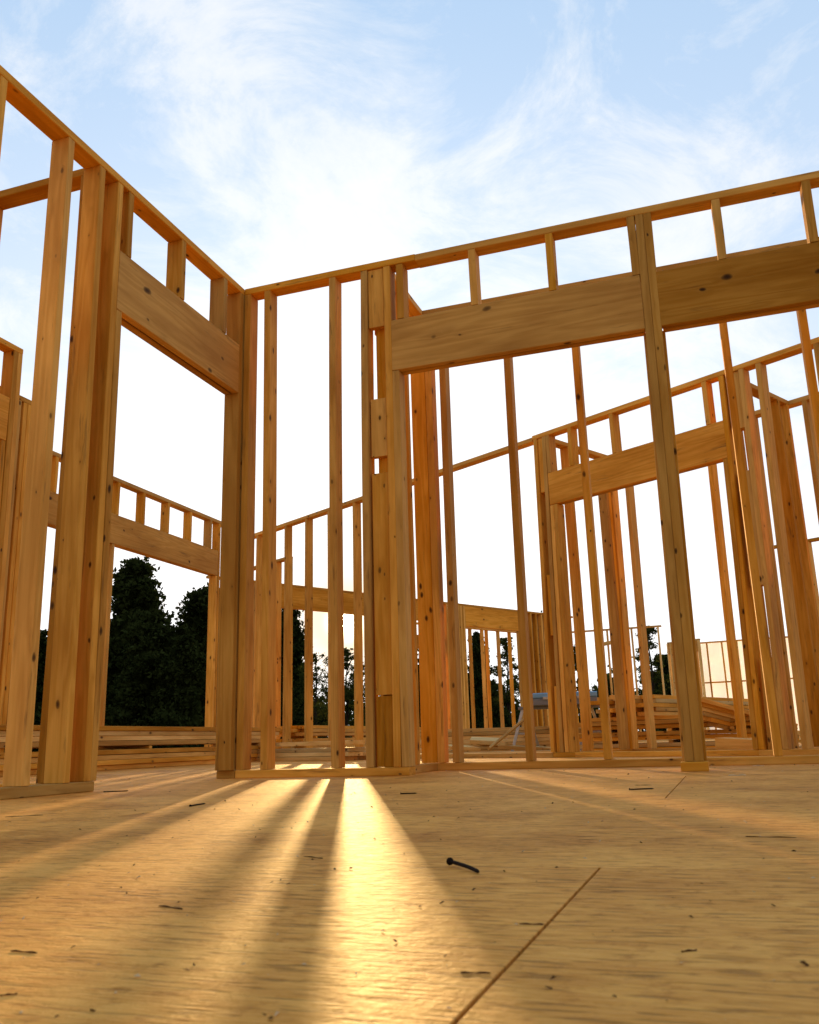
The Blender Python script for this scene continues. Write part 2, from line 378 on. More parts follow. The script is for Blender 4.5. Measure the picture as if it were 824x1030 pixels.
for x in (-2.632, -2.225, -1.82, -1.41, -1.24): stud(Cw, x, lean=-.03)
# returns and recess wall of the wing
loc, rz = wing(-4.58, 0, 'n')
J1 = thing('stud_wall', 'short return wall seen through the left half of the angled header opening', 'wall', loc, rz, 'stud walls of the unfinished house')
plate(J1, 5.763, 6.648, H - T, 'top_plate'); plate(J1, 5.763, 6.648, 0, 'bottom_plate')
stud(J1, 5.765); stud(J1, 6.055, lean=.01); stud(J1, 6.565); stud(J1, 6.608)
loc, rz = wing(-2.86, 0, 'n')
J2 = thing('stud_wall', 'short return wall slanting back behind the right built-up post of the angled wall', 'wall', loc, rz, 'stud walls of the unfinished house')
plate(J2, 5.763, 6.648, H - T, 'top_plate'); plate(J2, 5.763, 6.648, 0, 'bottom_plate')
stud(J2, 5.80); stud(J2, 6.02); stud(J2, 6.46); stud(J2, 6.608)
loc, rz = wing(0, 6.650)
Kw = thing('stud_wall', 'recess wall behind the angled wall, a stud showing in the middle of its header opening', 'wall', loc, rz, 'stud walls of the unfinished house')
plate(Kw, -4.67, -1.0, H - T, 'top_plate'); plate(Kw, -4.67, -1.0, 0, 'bottom_plate')
for x in (-4.668, -4.60, -4.425, -4.02, -3.60, -3.20, -2.76, -2.02, -1.62, -1.22): stud(Kw, x, lean=-.02)
# outer wall of the wing, far away
loc, rz = wing(-11.85, 0, 'n')
E = thing('stud_wall', 'distant outer wall sinking to the right, the low sun just under its header', 'wall', loc, rz, 'stud walls of the unfinished house')
plate(E, 6.62, 15.4, H - T, 'top_plate')
header(E, 7.50, 11.5, 2.28, 2.630); header(E, 12.10, 13.62, 2.25, 2.630)
for x in (7.05, 7.42, 7.46, 11.50, 11.60, 11.90, 11.94, 11.98, 12.02, 12.06, 13.63, 13.69, 13.84, 14.0, 14.16, 14.34, 14.5, 14.75, 15.0, 15.3): stud(E, x)
plate(E, 6.9, 7.5, 0, 'bottom_plate'); plate(E, 11.5, 12.1, 0, 'bottom_plate'); plate(E, 13.62, 15.4, 0, 'bottom_plate')
bar('sheathing_panel', E, (13.66, .1055, 1.335), (15.40, .1055, 1.335), 2.66, .012, (0, 1, 0), PALE, ch=.001)
loc, rz = wing(0, 6.80)
Lw = thing('stud_wall', 'small far wall whose plate crosses between the two leftmost studs of the facing wall', 'wall', loc, rz, 'stud walls of the unfinished house')
plate(Lw, -11.84, -10.02, H - T, 'top_plate'); plate(Lw, -11.84, -10.02, 0, 'bottom_plate')
for x in (-11.83, -10.72, -10.33, -10.06): stud(Lw, x)
loc, rz = wing(-14.3, 0, 'n')
Q = thing('stud_wall', 'farthest room wall glimpsed through the distant doorway, thin studs with bright slits between', 'wall', loc, rz, 'stud walls of the unfinished house')
plate(Q, 12.2, 17.2, H - T, 'top_plate'); plate(Q, 12.2, 17.2, 0, 'bottom_plate')
header(Q, 12.2, 13.55, 2.1, 2.40)
for x in (13.5, 13.6, 14.2, 14.3, 14.75, 15.15, 15.3, 15.7, 16.1, 16.5, 16.9, 17.15): stud(Q, x)
for x in (12.3, 12.9): stud(Q, x, 2.40, H - T, 'cripple_stud')
stud(Q, 12.21, T, 2.1, 'jack_stud')
loc, rz = wing(0, 11.95)
Nw = thing('stud_wall', 'thin far wall plate crossing at the right picture edge above the white sheeting', 'wall', loc, rz, 'stud walls of the unfinished house')
plate(Nw, -6.05, -3.4, H - T, 'top_plate'); plate(Nw, -6.05, -3.4, 0, 'bottom_plate')
for x in (-6.04, -5.175, -4.6, -4.2, -3.8, -3.44): stud(Nw, x)
Mw = thing('stud_wall', 'distant pale wall frame with a stub above its plate, right of the angled left post', 'wall', (0, 21.9, 0), R(-2), 'stud walls of the unfinished house')
plate(Mw, -4.1, -1.2, H - T, 'top_plate', m=PALE); plate(Mw, -4.1, -1.2, 0, 'bottom_plate', m=PALE)
for x in (-4.05, -3.6, -3.1, -2.7, -2.5, -2.25, -2.0, -1.92, -1.75, -1.3): stud(Mw, x, m=PALE)
bar('stub_block', Mw, (-2.62, -.02, H - .25), (-2.62, -.02, H + .16), .09, .038, m=PALE)
bar('brace', Mw, (-2.6, -.03, 2.30), (-2.2, -.03, 2.36), .09, .038, m=PALE)
Tw = thing('stud_wall', 'small distant frame with a square window gap of dark leaves, left of the white sheeting', 'wall', (0, 25.4, 0), R(-34), 'stud walls of the unfinished house')
plate(Tw, -1.6, -.55, H - T, 'top_plate', m=PALE); header(Tw, -1.55, -.6, 2.33, 2.63)
for x in (-1.62, -1.52, -.70, -.60): stud(Tw, x, m=PALE)
bar('window_sill', Tw, (-1.5, .04, 1.58), (-.70, .04, 1.58), .05, .09, m=PALE)
stud(Tw, -.88, .05, 1.55, 'cripple_stud', m=PALE); plate(Tw, -1.6, -.55, 0, 'bottom_plate', m=PALE)

# wall frame wrapped in white sheeting
SW = thing('sheeted_wall', 'far wall frame covered in glowing white plastic sheeting with dark stud lines', 'wall', (0, 26.77, 0), R(-7), 'stud walls of the unfinished house')
plate(SW, -.70, 7.5, H - T, 'top_plate'); plate(SW, -.70, 7.5, 0, 'bottom_plate')
for k in range(20):
    stud(SW, -.70 + .4064 * k)
    if k < 19: bar('blocking', SW, (-.66 + .4064 * k, .05, 1.53), (-.70 + .4064 * (k + 1), .05, 1.53), .038, .080)
def sheeting():
    nx, nz = 150, 24; vs = []; fs = []
    for i in range(nx + 1):
        for j in range(nz + 1):
            x = -.72 + 8.2 * i / nx; z = .03 + (H - .04) * j / nz
            ph = ((x + .70) % .4064) / .4064
            y = .095 + .035 * math.sin(math.pi * ph) * (.6 + .4 * math.sin(x * 3 + z * 2)) + .008 * math.sin(z * 9 + x * 5)
            vs.append((x, y, z))
    for i in range(nx):
        for j in range(nz):
            a = i * (nz + 1) + j; fs.append((a, a + nz + 1, a + nz + 2, a + 1))
    me = bpy.data.meshes.new('sheeting'); me.from_pydata(vs, [], fs); me.polygons.foreach_set('use_smooth', [True] * len(fs))
    return me
link('plastic_sheeting', sheeting(), SW, SHEET)

# ------------------------------------------------------------------ lumber piles
def pile(label, loc, rz, x0, x1, y0, widths, layers, th=.038, stagger=.12, m=None, stickers=(), group='stacks of framing lumber', z0=0.0):
    """boards along local X; rows of boards of given widths in depth"""
    t = thing('lumber_pile', label, 'lumber pile', loc, rz, group)
    z = z0
    for k in range(layers):
        if k in stickers:
            for xs in (x0 + .25, (x0 + x1)/2, x1 - .3):
                bar('spacer_strip', t, (xs, y0, z + .0125), (xs, y0 + sum(widths), z + .0125), .024, .038, (1, 0, 0), LUMBER)
            z += .026
        y = y0 + random.uniform(-.012, .012)
        for w in widths:
            a = x0 + random.uniform(-stagger, stagger); b = x1 + random.uniform(-stagger, stagger)
            bar('board', t, (a, y + w/2, z + th/2), (b, y + w/2, z + th/2 + random.uniform(-.001, .001)), th - .0015, w - .004, (0, 1, 0), m or random.choice((LUMBER, LUMBER, PALE)),
                bowx=random.uniform(-.003, .001))
            y += w
        z += th + .001
    return t
pile('long low stack of boards at the left, in front of the dark trees', (-4.57, 0, 0), R(90), 4.35, 8.80, 0, (.14, .14, .14, .14), 8, stickers=(4,))
pile('long stack of boards just past the angled wall, under the sunlit gap', (-4.40, 0, 0), R(90), 9.25, 13.9, 0, (.14, .14, .14), 8, stickers=(1, 5))
pile('low pale stack of boards behind the middle studs of the facing wall', at_sn(0, 5.12), -G, -8.7, -6.55, 0, (.184, .184), 3, m=PALE, stagger=.2)
b = bar('loose_board', None, (at_sn(-8.15, 5.22, .158)), (at_sn(-6.5, 5.20, .160)), .038, .14, (0.49, .87, 0), PALE)
tag(b, 'single pale board lying on top of the low stack behind the middle studs', 'board')
pile('pale stack of wide beams on the floor beyond the gap, below the distant doorway', (0, 10.25, 0), R(12), -3.25, -1.1, 0, (.24, .24), 7, m=PALE, stagger=.05)
pile('thick squared stack of boards behind the bottom of the doubled post', (0, 8.72, 0), R(-8), -1.35, .35, 0, (.235, .235, .235), 7, stickers=(2, 4), stagger=.08)
t = pile('upper bundle of boards with fanned ends descending toward the white sheeting', (-.62, 8.75, 0), R(68), 0, 2.9, 0, (.14, .14, .14, .14), 5, stagger=.30, z0=.325)
fl = thing('lumber_pile', 'fanned loose boards sloping down to the right beside the doubled post', 'lumber pile', (0, 0, 0), 0, 'stacks of framing lumber')
for k in range(6):
    bar('board', fl, (-.36 + .05 * k, 8.45 + .05 * k, .50 - .055 * k), (.55 + .05 * random.random(), 8.9 + .1 * k, .20 - .030 * k), .038, .14, (0, 1, 0), random.choice((LUMBER, PALE)))

# scraps
def offcut(label, c, rz, l, w, h, m=PALE, pitch=0.0, roll=0.0, grp='wood offcuts on the floor'):
    o = link('wood_offcut', bar_mesh(l, h, w, ch=.002), None, m)
    o.matrix_world = Matrix.Translation(c) @ Matrix.Rotation(rz, 4, 'Z') @ Matrix.Rotation(roll, 4, 'X') @ Matrix.Rotation(R(90) + pitch, 4, 'Y')
    return tag(o, label, 'offcut', grp)
offcut('thick beam offcut with a dark end lying right of the doubled post', (.17, 7.02, .060), R(-25), .46, .24, .085, LUMBER, R(4))
for i, (x, y, z, rz, l, w, rl) in enumerate([(-2.95, 9.35, .045, 12, .42, .14, 0), (-2.62, 9.28, .075, 38, .34, .14, 8), (-2.30, 9.36, .10, -22, .38, .14, -10),
                                     (-2.02, 9.3, .06, 10, .45, .10, 4), (-2.42, 9.42, .14, 5, .30, .14, 14), (-1.75, 9.4, .04, -15, .35, .14, 0)]):
    labs = ['leftmost flat offcut of the scrap heap below the distant doorway', 'second offcut from the left in the scrap heap, turned askew', 'tilted offcut in the middle of the scrap heap',
            'narrow offcut right of centre in the scrap heap', 'topmost tilted offcut crowning the scrap heap', 'rightmost offcut of the scrap heap beside the built-up post']
    offcut(labs[i], (x, y, z), R(rz), l, w, .038, PALE, R(4), R(rl))
b = bar('loose_board', None, (-3.3, 8.33, .021), (-1.3, 8.20, .021), .038, .14, (0, 1, 0), PALE); tag(b, 'pale board lying flat on the floor in front of the scrap heap', 'board')
b = bar('loose_board', None, (-2.25, 8.9, .06), (-1.95, 9.2, .33), .02, .08, (0, 1, 0), PALE); tag(b, 'thin pale strip leaning up on the scrap heap', 'board')

# folding sawhorse with a blue-topped case
sh = thing('work_stand', 'folding work stand with splayed metal legs seen between far studs', 'work stand', (-1.80, 9.72, 0), R(10))
for sx in (-.24, .46):
    for sy in (-1, 1):
        bar('leg', sh, (sx + sy * .15, sy * .10, .0), (sx + .015 * sy, sy * .02, .45), .030, .030, (0, 1, 0), GALV, jit=False)
    bar('stretcher', sh, (sx - .09, 0, .20), (sx + .09, 0, .20), .02, .02, (0, 1, 0), GALV, jit=False)
bar('beam', sh, (-.30, 0, .465), (.56, 0, .465), .028, .10, (0, 1, 0), GREY, jit=False)
tb = thing('tool_case', 'long blue and grey tool case lying on the metal work stand', 'case', (-1.80, 9.72, .482), R(10))
bar('case_body', tb, (-.18, 0, .038), (.54, 0, .038), .076, .24, (0, 1, 0), GREY, ch=.010, jit=False)
bar('lid', tb, (-.18, 0, .106), (.54, 0, .106), .056, .242, (0, 1, 0), BLUE, ch=.010, jit=False)
for x in (0, .36): bar('latch', tb, (x - .03, -.126, .078), (x + .03, -.126, .078), .03, .012, (0, 1, 0), GALV, jit=False)

# ------------------------------------------------------------------ floor and ground
def floor():
    vs, fs, col = [], [], []
    g = .0017; row = 0; y = 1.142 - 1.2192 * 7
    while y < 30:
        xo = -.160 if (row % 2 == 0) else -.160 - 1.2192
        if row % 2 == 1 and y > 2: xo += 0
        x = xo - 2.4384 * 5
        while x < 12:
            c = (random.random(), random.random(), random.random())
            x0, x1, y0, y1 = x + g, x + 2.4384 - g, y + g * .05, y + 1.2192 - g * .05
            dz = random.uniform(-.0001, .0001); k = .0007
            b0 = len(vs)
            vs += [(x0, y0, -.018), (x1, y0, -.018), (x1, y1, -.018), (x0, y1, -.018),
                   (x0, y0, dz - k * .6), (x1, y0, dz - k * .6), (x1, y1, dz - k * .6), (x0, y1, dz - k * .6),
                   (x0 + k, y0 + k * .06, dz), (x1 - k, y0 + k * .06, dz), (x1 - k, y1 - k * .06, dz), (x0 + k, y1 - k * .06, dz)]
            q = [(0, 1, 5, 4), (1, 2, 6, 5), (2, 3, 7, 6), (3, 0, 4, 7), (4, 5, 9, 8), (5, 6, 10, 9), (6, 7, 11, 10), (7, 4, 8, 11), (8, 9, 10, 11)]
            fs += [tuple(b0 + i for i in f) for f in q]; col += [c] * len(q)
            x += 2.4384
        y += 1.2192; row += 1
    me = bpy.data.meshes.new('floor'); me.from_pydata(vs, [], fs)
    a = me.color_attributes.new('sheet', 'FLOAT_COLOR', 'CORNER')
    buf = np.zeros((len(me.loops), 4), np.float32); i = 0
    for f, c in zip(fs, col):
        buf[i:i + 4, :3] = c; buf[i:i + 4, 3] = 1; i += 4
    a.data.foreach_set('color', buf.ravel())
    return me
o = link('floor', floor(), None, PLY); o['kind'] = 'structure'
me = bpy.data.meshes.new('floor_framing')
me.from_pydata([(-12, -7.4, -.06), (14.2, -7.4, -.06), (14.2, 30.3, -.06), (-12, 30.3, -.06), (-12, -7.4, -.45), (14.2, -7.4, -.45), (14.2, 30.3, -.45), (-12, 30.3, -.45)], [],
               [(0, 1, 2, 3), (0, 4, 5, 1), (1, 5, 6, 2), (2, 6, 7, 3), (3, 7, 4, 0)])
o = link('floor_base', me, None, STEEL); o['kind'] = 'structure'
# wing floor past the main deck edge is the same deck; the ground is one sheet out to the horizon
def ground():
    n = 60; vs = []; fs = []
    for i in range(n + 1):
        for j in range(n + 1):
            u = (i / n * 2 - 1); v = (j / n * 2 - 1)
            x = math.copysign(abs(u) ** 3, u) * 1500; y = math.copysign(abs(v) ** 3, v) * 1500
            vs.append((x, y, -.50 + .05 * math.sin(x * .3) * math.cos(y * .23)))
    for i in range(n):
        for j in range(n):
            a = i * (n + 1) + j; fs.append((a, a + n + 1, a + n + 2, a + 1))
    me = bpy.data.meshes.new('ground'); me.from_pydata(vs, [], fs); return me
o = link('ground', ground(), None, EARTH); o['kind'] = 'structure'

# ------------------------------------------------------------------ small things on the floor
def lathe_nail(L_, r, bend, head=True):
    vs, fs = [], []; prof = [(0, r * 2.0), (.0018, r * 2.0), (.0017, r), (L_ * .5, r), (L_ - .006, r * .95), (L_, .0002)] if head else [(0, r), (L_, r)]
    nseg = 10; pts = []
    prof2 = []
    for i in range(len(prof) - 1):
        a, b = prof[i], prof[i + 1]; k = 4 if b[0] - a[0] > .01 else 1
        for q in range(k): prof2.append((a[0] + (b[0] - a[0]) * q / k, a[1] + (b[1] - a[1]) * q / k))
    prof2.append(prof[-1])
    for s, rr in prof2:
        t = s / L_; off = bend * math.sin(t * math.pi * .9)
        for k in range(nseg):
            an = 2 * math.pi * k / nseg
            vs.append((s, off + rr * math.cos(an), rr * math.sin(an)))
    for i in range(len(prof2) - 1):
        for k in range(nseg):
            a = i * nseg + k; b_ = i * nseg + (k + 1) % nseg; fs.append((a, b_, b_ + nseg, a + nseg))
    fs.append(tuple(range(nseg)))
    me = bpy.data.meshes.new('nail'); me.from_pydata(vs, [], fs); me.polygons.foreach_set('use_smooth', [True] * len(fs)); return me
def nail(label, x, y, ang, L_=.075, bend=.004, pitch=0.0, z=.0022, r=.0019):
    o = link('nail', lathe_nail(L_, r, bend), None, STEEL)
    o.location = (x, y, z); o.rotation_euler = (0, pitch, ang); return tag(o, label, 'nail', 'nails dropped on the floor')
# the big bent nail in the foreground, head end up and to the left
nail('large bent dark nail lying alone in the foreground, head to the left', -.342, 1.128, R(-48), .078, .004, R(3), .0065, .0023)
nail('nail lying on the floor in front of the doubled post', -.28, 2.72, R(28), .075, .003)
nail('nail on the sunlit floor just right of the brightest patch', -.94, 2.62, R(22), .05, .004)
nail('nail on the floor near the foot of the left corner post', -1.37, 2.16, R(95), .09, .004)
nail('nail by the bottom plate of the left wall', -2.22, 2.91, R(32), .09, .002)
def splinter(label, x, y, ang, l, w, h=.004, m=None):
    vs = []; n = 6
    for i in range(n + 1):
        t = i / n; ww = w * (.30 + .12 * math.sin(i * 2.3 + x * 40)) * .5; hh = h * (.7 + .3 * math.sin(i * 1.7 + y * 30))
        x0 = (t - .5) * l; yo = w * .5 * math.sin(t * 2.2 + x * 9)
        vs += [(x0, yo - ww, 0), (x0, yo + ww, 0), (x0, yo + ww * .4, hh), (x0, yo - ww * .6, hh * .8)]
    fs = []
    for i in range(n):
        for j in range(4):
            a = i * 4 + j; b_ = i * 4 + (j + 1) % 4; fs.append((a, b_, b_ + 4, a + 4))
    me = bpy.data.meshes.new('splinter'); me.from_pydata(vs, [], fs)
    o = link('wood_splinter', me, None, m or SPLINT); o.location = (x, y, .0002); o.rotation_euler = (0, 0, ang)
    return tag(o, label, 'splinter', 'splinters scattered on the floor')
for a in [('long dark splinter beside the left wall plate, nearest the picture edge', -1.659, 1.873, R(40), .085, .006),
          ('dark chip on the floor at the middle left', -.534, .812, R(-12), .036, .006),
          ('dark flake lying in the shaded floor band', -.558, 1.191, R(-20), .040, .007),
          ('thin dark splinter at the left picture edge in the foreground', -.538, .618, R(2), .026, .003),
          ('tiny splinter near the lower left corner', -.456, .513, R(50), .010, .002),
          ('tiny dark speck of wood at the bottom left', -.378, .497, R(13), .004, .003),
          ('short dark splinter touching the open floor joint, upper one', -.172, .797, R(-3), .020, .002),
          ('short dark splinter beside the lower end of the open floor joint', -.176, .631, R(4), .020, .002),
          ('dark chip on the right foreground sheet', -.042, .723, R(20), .012, .004),
          ('long thin splinter toward the right edge of the floor', .045, 1.488, R(-6), .07, .004),
          ('little splinter in front of the doubled post beside the nail', -.262, 2.974, R(-10), .05, .006)]:
    splinter(a[0], a[1], a[2], a[3], a[4], a[5], .0014)
splinter('pale shaving on the floor right of the doubled post', .02, 3.55, R(4), .06, .012, .005, SHAVE)
splinter('pale shaving against the recess plate', .12, 4.5, R(-10), .05, .014, .006, SHAVE)

def sawdust():
    r = np.random.default_rng(5); n = 900
    y = .45 + 5.5 * r.random(n) ** 1.6; x = (r.random(n) - .55) * 1.25 * (y + .6)
    vs, fs = [], []
    for i in range(n):
        a = r.random() * 6.283; l = r.uniform(.0012, .0050) * (1 + .25 * y[i]); w = l * r.uniform(.25, .7); h = l * r.uniform(.1, .35); t = r.uniform(0, .4) * l
        c, s_ = math.cos(a), math.sin(a); b0 = len(vs)
        for px, py, pz in ((-l, -w, 0), (l, -w * .6, t), (l * .8, w, t), (-l * .7, w * .8, 0), (0, 0, h + t * .5)):
            vs.append((x[i] + (px * c - py * s_) * .5, y[i] + (px * s_ + py * c) * .5, .0003 + pz))
        fs += [(b0, b0 + 1, b0 + 4), (b0 + 1, b0 + 2, b0 + 4), (b0 + 2, b0 + 3, b0 + 4), (b0 + 3, b0, b0 + 4), (b0 + 3, b0 + 2, b0 + 1, b0)]
    me = bpy.data.meshes.new('sawdust'); me.from_pydata(vs, [], fs); me.materials.append(SHAVE); me.materials.append(SPLINT)
    mi = np.repeat((r.random(n) < .55).astype(np.int32), 5); me.polygons.foreach_set('material_index', mi)
    return me
o = link('sawdust', sawdust()); o['kind'] = 'stuff'; o['label'] = 'fine sawdust and crumbs of wood strewn over the floor'; o['category'] = 'sawdust'

# ------------------------------------------------------------------ trees
def crown_mesh(kind, seed, n_leaf, hgt=7.0, rad=2.0, leaf=(.10, .20), base=0.0, core=0):
    r = np.random.default_rng(seed)
    nc = {'cone': 150, 'round': 120, 'thin': 60}[kind]
    t = r.random(nc) ** .9; z = base + t * (hgt - base)
    if kind == 'cone': env = rad * np.clip(1.04 - t, 0, 1) ** .85 * 1.12 * (.55 + .45 * np.clip(t * 5 + .4, 0, 1))
    elif kind == 'round': env = rad * np.sqrt(np.clip(1 - (2 * t - .85) ** 2 / 1.35, .02, 1))
    else: env = rad * (np.clip(1.05 - t, 0, 1) ** .5) * .8
    an = r.random(nc) * 2 * math.pi; rr = env * np.sqrt(r.random(nc)) * (.60 + .75 * r.random(nc))
    cc = np.stack([rr * np.cos(an), rr * np.sin(an), z], 1)
    cs = (.20 + .32 * r.random(nc)) * (rad / 2.0) * (1.15 - .55 * t)
    w = cs ** 2; w /= w.sum()
    idx = r.choice(nc, n_leaf, p=w)
    d = r.normal(size=(n_leaf, 3)); d /= np.linalg.norm(d, axis=1)[:, None]
    P = cc[idx] + d * (cs[idx] * r.random(n_leaf) ** .4 * np.where(r.random(n_leaf) < .28, 1.7, 1.0))[:, None] * np.array([1.15, 1.15, .8])
    u = r.normal(size=(n_leaf, 3)); u /= np.linalg.norm(u, axis=1)[:, None]
    v = np.cross(u, r.normal(size=(n_leaf, 3))); v /= np.linalg.norm(v, axis=1)[:, None]
    s = (leaf[0] + (leaf[1] - leaf[0]) * r.random(n_leaf))[:, None] * .5
    q = np.empty((n_leaf, 4, 3)); q[:, 0] = P - u * s * 1.2; q[:, 1] = P + v * s * .6; q[:, 2] = P + u * s * 1.2; q[:, 3] = P - v * s * .6
    if core:
        tz = r.random(core) ** .85; ez = np.interp(tz, np.sort(t), env[np.argsort(t)]) if kind != 'x' else 0
        ca = r.random(core) * 2 * math.pi; cr = ez * np.sqrt(r.random(core)) * .62
        Pc = np.stack([cr * np.cos(ca), cr * np.sin(ca), .15 + tz * hgt * .90], 1)
        uc = r.normal(size=(core, 3)); uc /= np.linalg.norm(uc, axis=1)[:, None]
        vc = np.cross(uc, r.normal(size=(core, 3))); vc /= np.linalg.norm(vc, axis=1)[:, None]
        s2 = (.16 + .16 * r.random(core))[:, None]
        qc = np.empty((core, 4, 3)); qc[:, 0] = Pc - uc * s2 * 1.1; qc[:, 1] = Pc + vc * s2 * .8; qc[:, 2] = Pc + uc * s2 * 1.1; qc[:, 3] = Pc - vc * s2 * .8
        q = np.concatenate([q, qc]); n_leaf += core
    me = bpy.data.meshes.new('crown'); me.vertices.add(n_leaf * 4); me.vertices.foreach_set('co', q.reshape(-1).astype(np.float32))
    me.loops.add(n_leaf * 4); me.loops.foreach_set('vertex_index', np.arange(n_leaf * 4, dtype=np.int32))
    me.polygons.add(n_leaf); me.polygons.foreach_set('loop_start', np.arange(0, n_leaf * 4, 4, dtype=np.int32))
    me.update(); me.validate(); return me, cc
def trunk_mesh(hgt, cc, seed):
    rr = random.Random(seed); vs, fs = [], []
    def tube(pts, r0, r1):
        n = 7; b0 = len(vs)
        for i, p in enumerate(pts):
            t = i / (len(pts) - 1); r = r0 + (r1 - r0) * t
            for k in range(n):
                a = 2 * math.pi * k / n; vs.append((p[0] + r * math.cos(a), p[1] + r * math.sin(a), p[2]))
        for i in range(len(pts) - 1):
            for k in range(n):
                a = b0 + i * n + k; b_ = b0 + i * n + (k + 1) % n; fs.append((a, b_, b_ + n, a + n))
    tube([(.06 * math.sin(i * 1.3), .06 * math.cos(i * 1.7) - .06, hgt * .93 * i / 8) for i in range(9)], .13, .015)
    for k in range(0, len(cc), max(1, len(cc) // 26)):
        c = cc[k]; z0 = max(.3, c[2] - .5 - .4 * rr.random())
        tube([(0, 0, z0), (c[0] * .5, c[1] * .5, (z0 + c[2]) / 2 + .05), (c[0], c[1], c[2])], .035, .006)
    me = bpy.data.meshes.new('trunk'); me.from_pydata(vs, [], fs); return me
KINDS = {}
for nm, k, sd, nl, rad, lf in (('dense_a', 'cone', 1, 26000, 2.1, (.12, .27)), ('dense_b', 'round', 2, 28000, 2.3, (.12, .27)), ('dense_c', 'cone', 5, 26000, 2.2, (.12, .27)),
                              ('open_a', 'round', 3, 9000, 2.0, (.09, .18)), ('open_b', 'thin', 4, 6000, 1.3, (.09, .17))):
    cm, cc = crown_mesh(k, sd, nl, 7.0, rad, lf, core=3500 if 'dense' in nm else 0)
    cm.materials.append(LEAF if 'dense' in nm else LEAF2)
    tm = trunk_mesh(7.0, cc, sd); tm.materials.append(BARK)
    KINDS[nm] = (cm, tm)
def tree(kind, az, el, dist, label, wide=1.0, rot=0.0):
    """az and el of the tree top as seen from the middle of the deck"""
    dist *= 2.4
    h = dist * math.tan(R(el)) + .15 + .5
    s = h / 7.0
    o = thing('broadleaf_tree', label, 'tree', (dist * math.sin(R(az)), dist * math.cos(R(az)), -.5), rot, 'trees around the building site')
    o.scale = (s * wide, s * wide, s)
    for nm, me in (('crown', KINDS[kind][0]), ('trunk', KINDS[kind][1])):
        c = bpy.data.objects.new(nm, me); C.objects.link(c); c.parent = o
for a in [('dense_b', -46.5, 8.0, 31, 'dense dark tree at the far left beyond the cross wall', 1.1, .3),
          ('dense_c', -41.4, 6.8, 30, 'dark tree glimpsed between the first tall studs of the left wall', 1.1, 1.2),
          ('dense_a', -36.1, 11.2, 33, 'tallest dark tree, its peaked top in the left opening just right of the wall studs', 1.0, 2.0),
          ('dense_b', -34.9, 7.4, 30, 'lower dark tree filling the middle of the left opening', 1.15, 4.1),
          ('dense_c', -38.9, 8.2, 35, 'dark tree behind the left jamb, beside the tallest one', 1.1, 5.0),
          ('dense_b', -31.6, 9.6, 34, 'tall dark tree at the right side of the left opening, beside the corner post', .95, 2.9),
          ('dense_c', -33.0, 6.6, 29, 'low dark tree in the dip between the two tall ones', 1.2, .8),
          ('dense_a', -28.9, 6.8, 33, 'dark tree behind the corner post and first stud of the facing wall', 1.1, 3.3),
          ('dense_a', -26.6, 8.5, 37, 'tall tree between the two far studs left of the sun', .85, 1.7),
          ('open_a', -24.9, 5.6, 34, 'open leafy tree with bright gaps just left of the sun', 1.1, .4),
          ('open_b', -22.9, 5.9, 36, 'thin sparse tree right under the sun', 1.2, 5.2),
          ('open_a', -20.8, 6.3, 35, 'loose leafy tree right of the sun, behind the paired studs', 1.0, 2.4),
          ('dense_c', -17.6, 6.2, 40, 'dark tree behind the return wall studs', 1.1, 1.1),
          ('dense_a', -14.6, 6.5, 38, 'narrow dark tree in the distant doorway', .75, 3.9),
          ('open_b', -12.8, 6.3, 40, 'sparse tree behind the slits of the farthest room wall', 1.2, .2),
          ('dense_b', -10.0, 7.5, 44, 'tree whose tip shows above the distant outer wall', .65, 4.6),
          ('open_b', -4.0, 6.6, 37, 'small young tree rising above the distant window frame', 1.1, 2.2),
          ('dense_b', -2.9, 4.7, 42, 'dark bushy tree filling the small distant window gap', 1.0, 3.0),
          ('dense_b', -6.4, 3.4, 43, 'low bushy tree behind the distant pale wall frame', 1.0, 2.0),
          ('open_a', 6.6, 7.2, 40, 'leafy tree at the right picture edge above the sheeting', .9, .9),
          ('dense_a', 11.5, 8.0, 42, 'dense tree outside the right side of the house', 1.1, 5.5)]:
    tree(*a)
def woods():
    r = np.random.default_rng(77); n = 60000
    az = np.radians(r.uniform(-75, 60, n)); d = r.uniform(52, 62, n)
    top = 3.0 + .9 * np.sin(np.degrees(az) * .7) + .6 * np.sin(np.degrees(az) * 1.9 + 1)
    z = -.5 + top * r.random(n) ** .75
    P = np.stack([d * np.sin(az), d * np.cos(az), z], 1)
    u = r.normal(size=(n, 3)); u /= np.linalg.norm(u, axis=1)[:, None]
    v = np.cross(u, r.normal(size=(n, 3))); v /= np.linalg.norm(v, axis=1)[:, None]
    s = r.uniform(.18, .42, n)[:, None] * .5
    q = np.empty((n, 4, 3)); q[:, 0] = P - u * s * 1.2; q[:, 1] = P + v * s * .7; q[:, 2] = P + u * s * 1.2; q[:, 3] = P - v * s * .7
    me = bpy.data.meshes.new('woods'); me.vertices.add(n * 4); me.vertices.foreach_set('co', q.reshape(-1).astype(np.float32))
    me.loops.add(n * 4); me.loops.foreach_set('vertex_index', np.arange(n * 4, dtype=np.int32))
    me.polygons.add(n); me.polygons.foreach_set('loop_start', np.arange(0, n * 4, 4, dtype=np.int32)); me.update(); me.validate()
    return me
o = link('distant_woods', woods(), None, LEAF); o.scale = (2.6, 2.6, 2.6); o['kind'] = 'stuff'; o['label'] = 'low dark line of distant woods behind the trees'; o['category'] = 'woods'

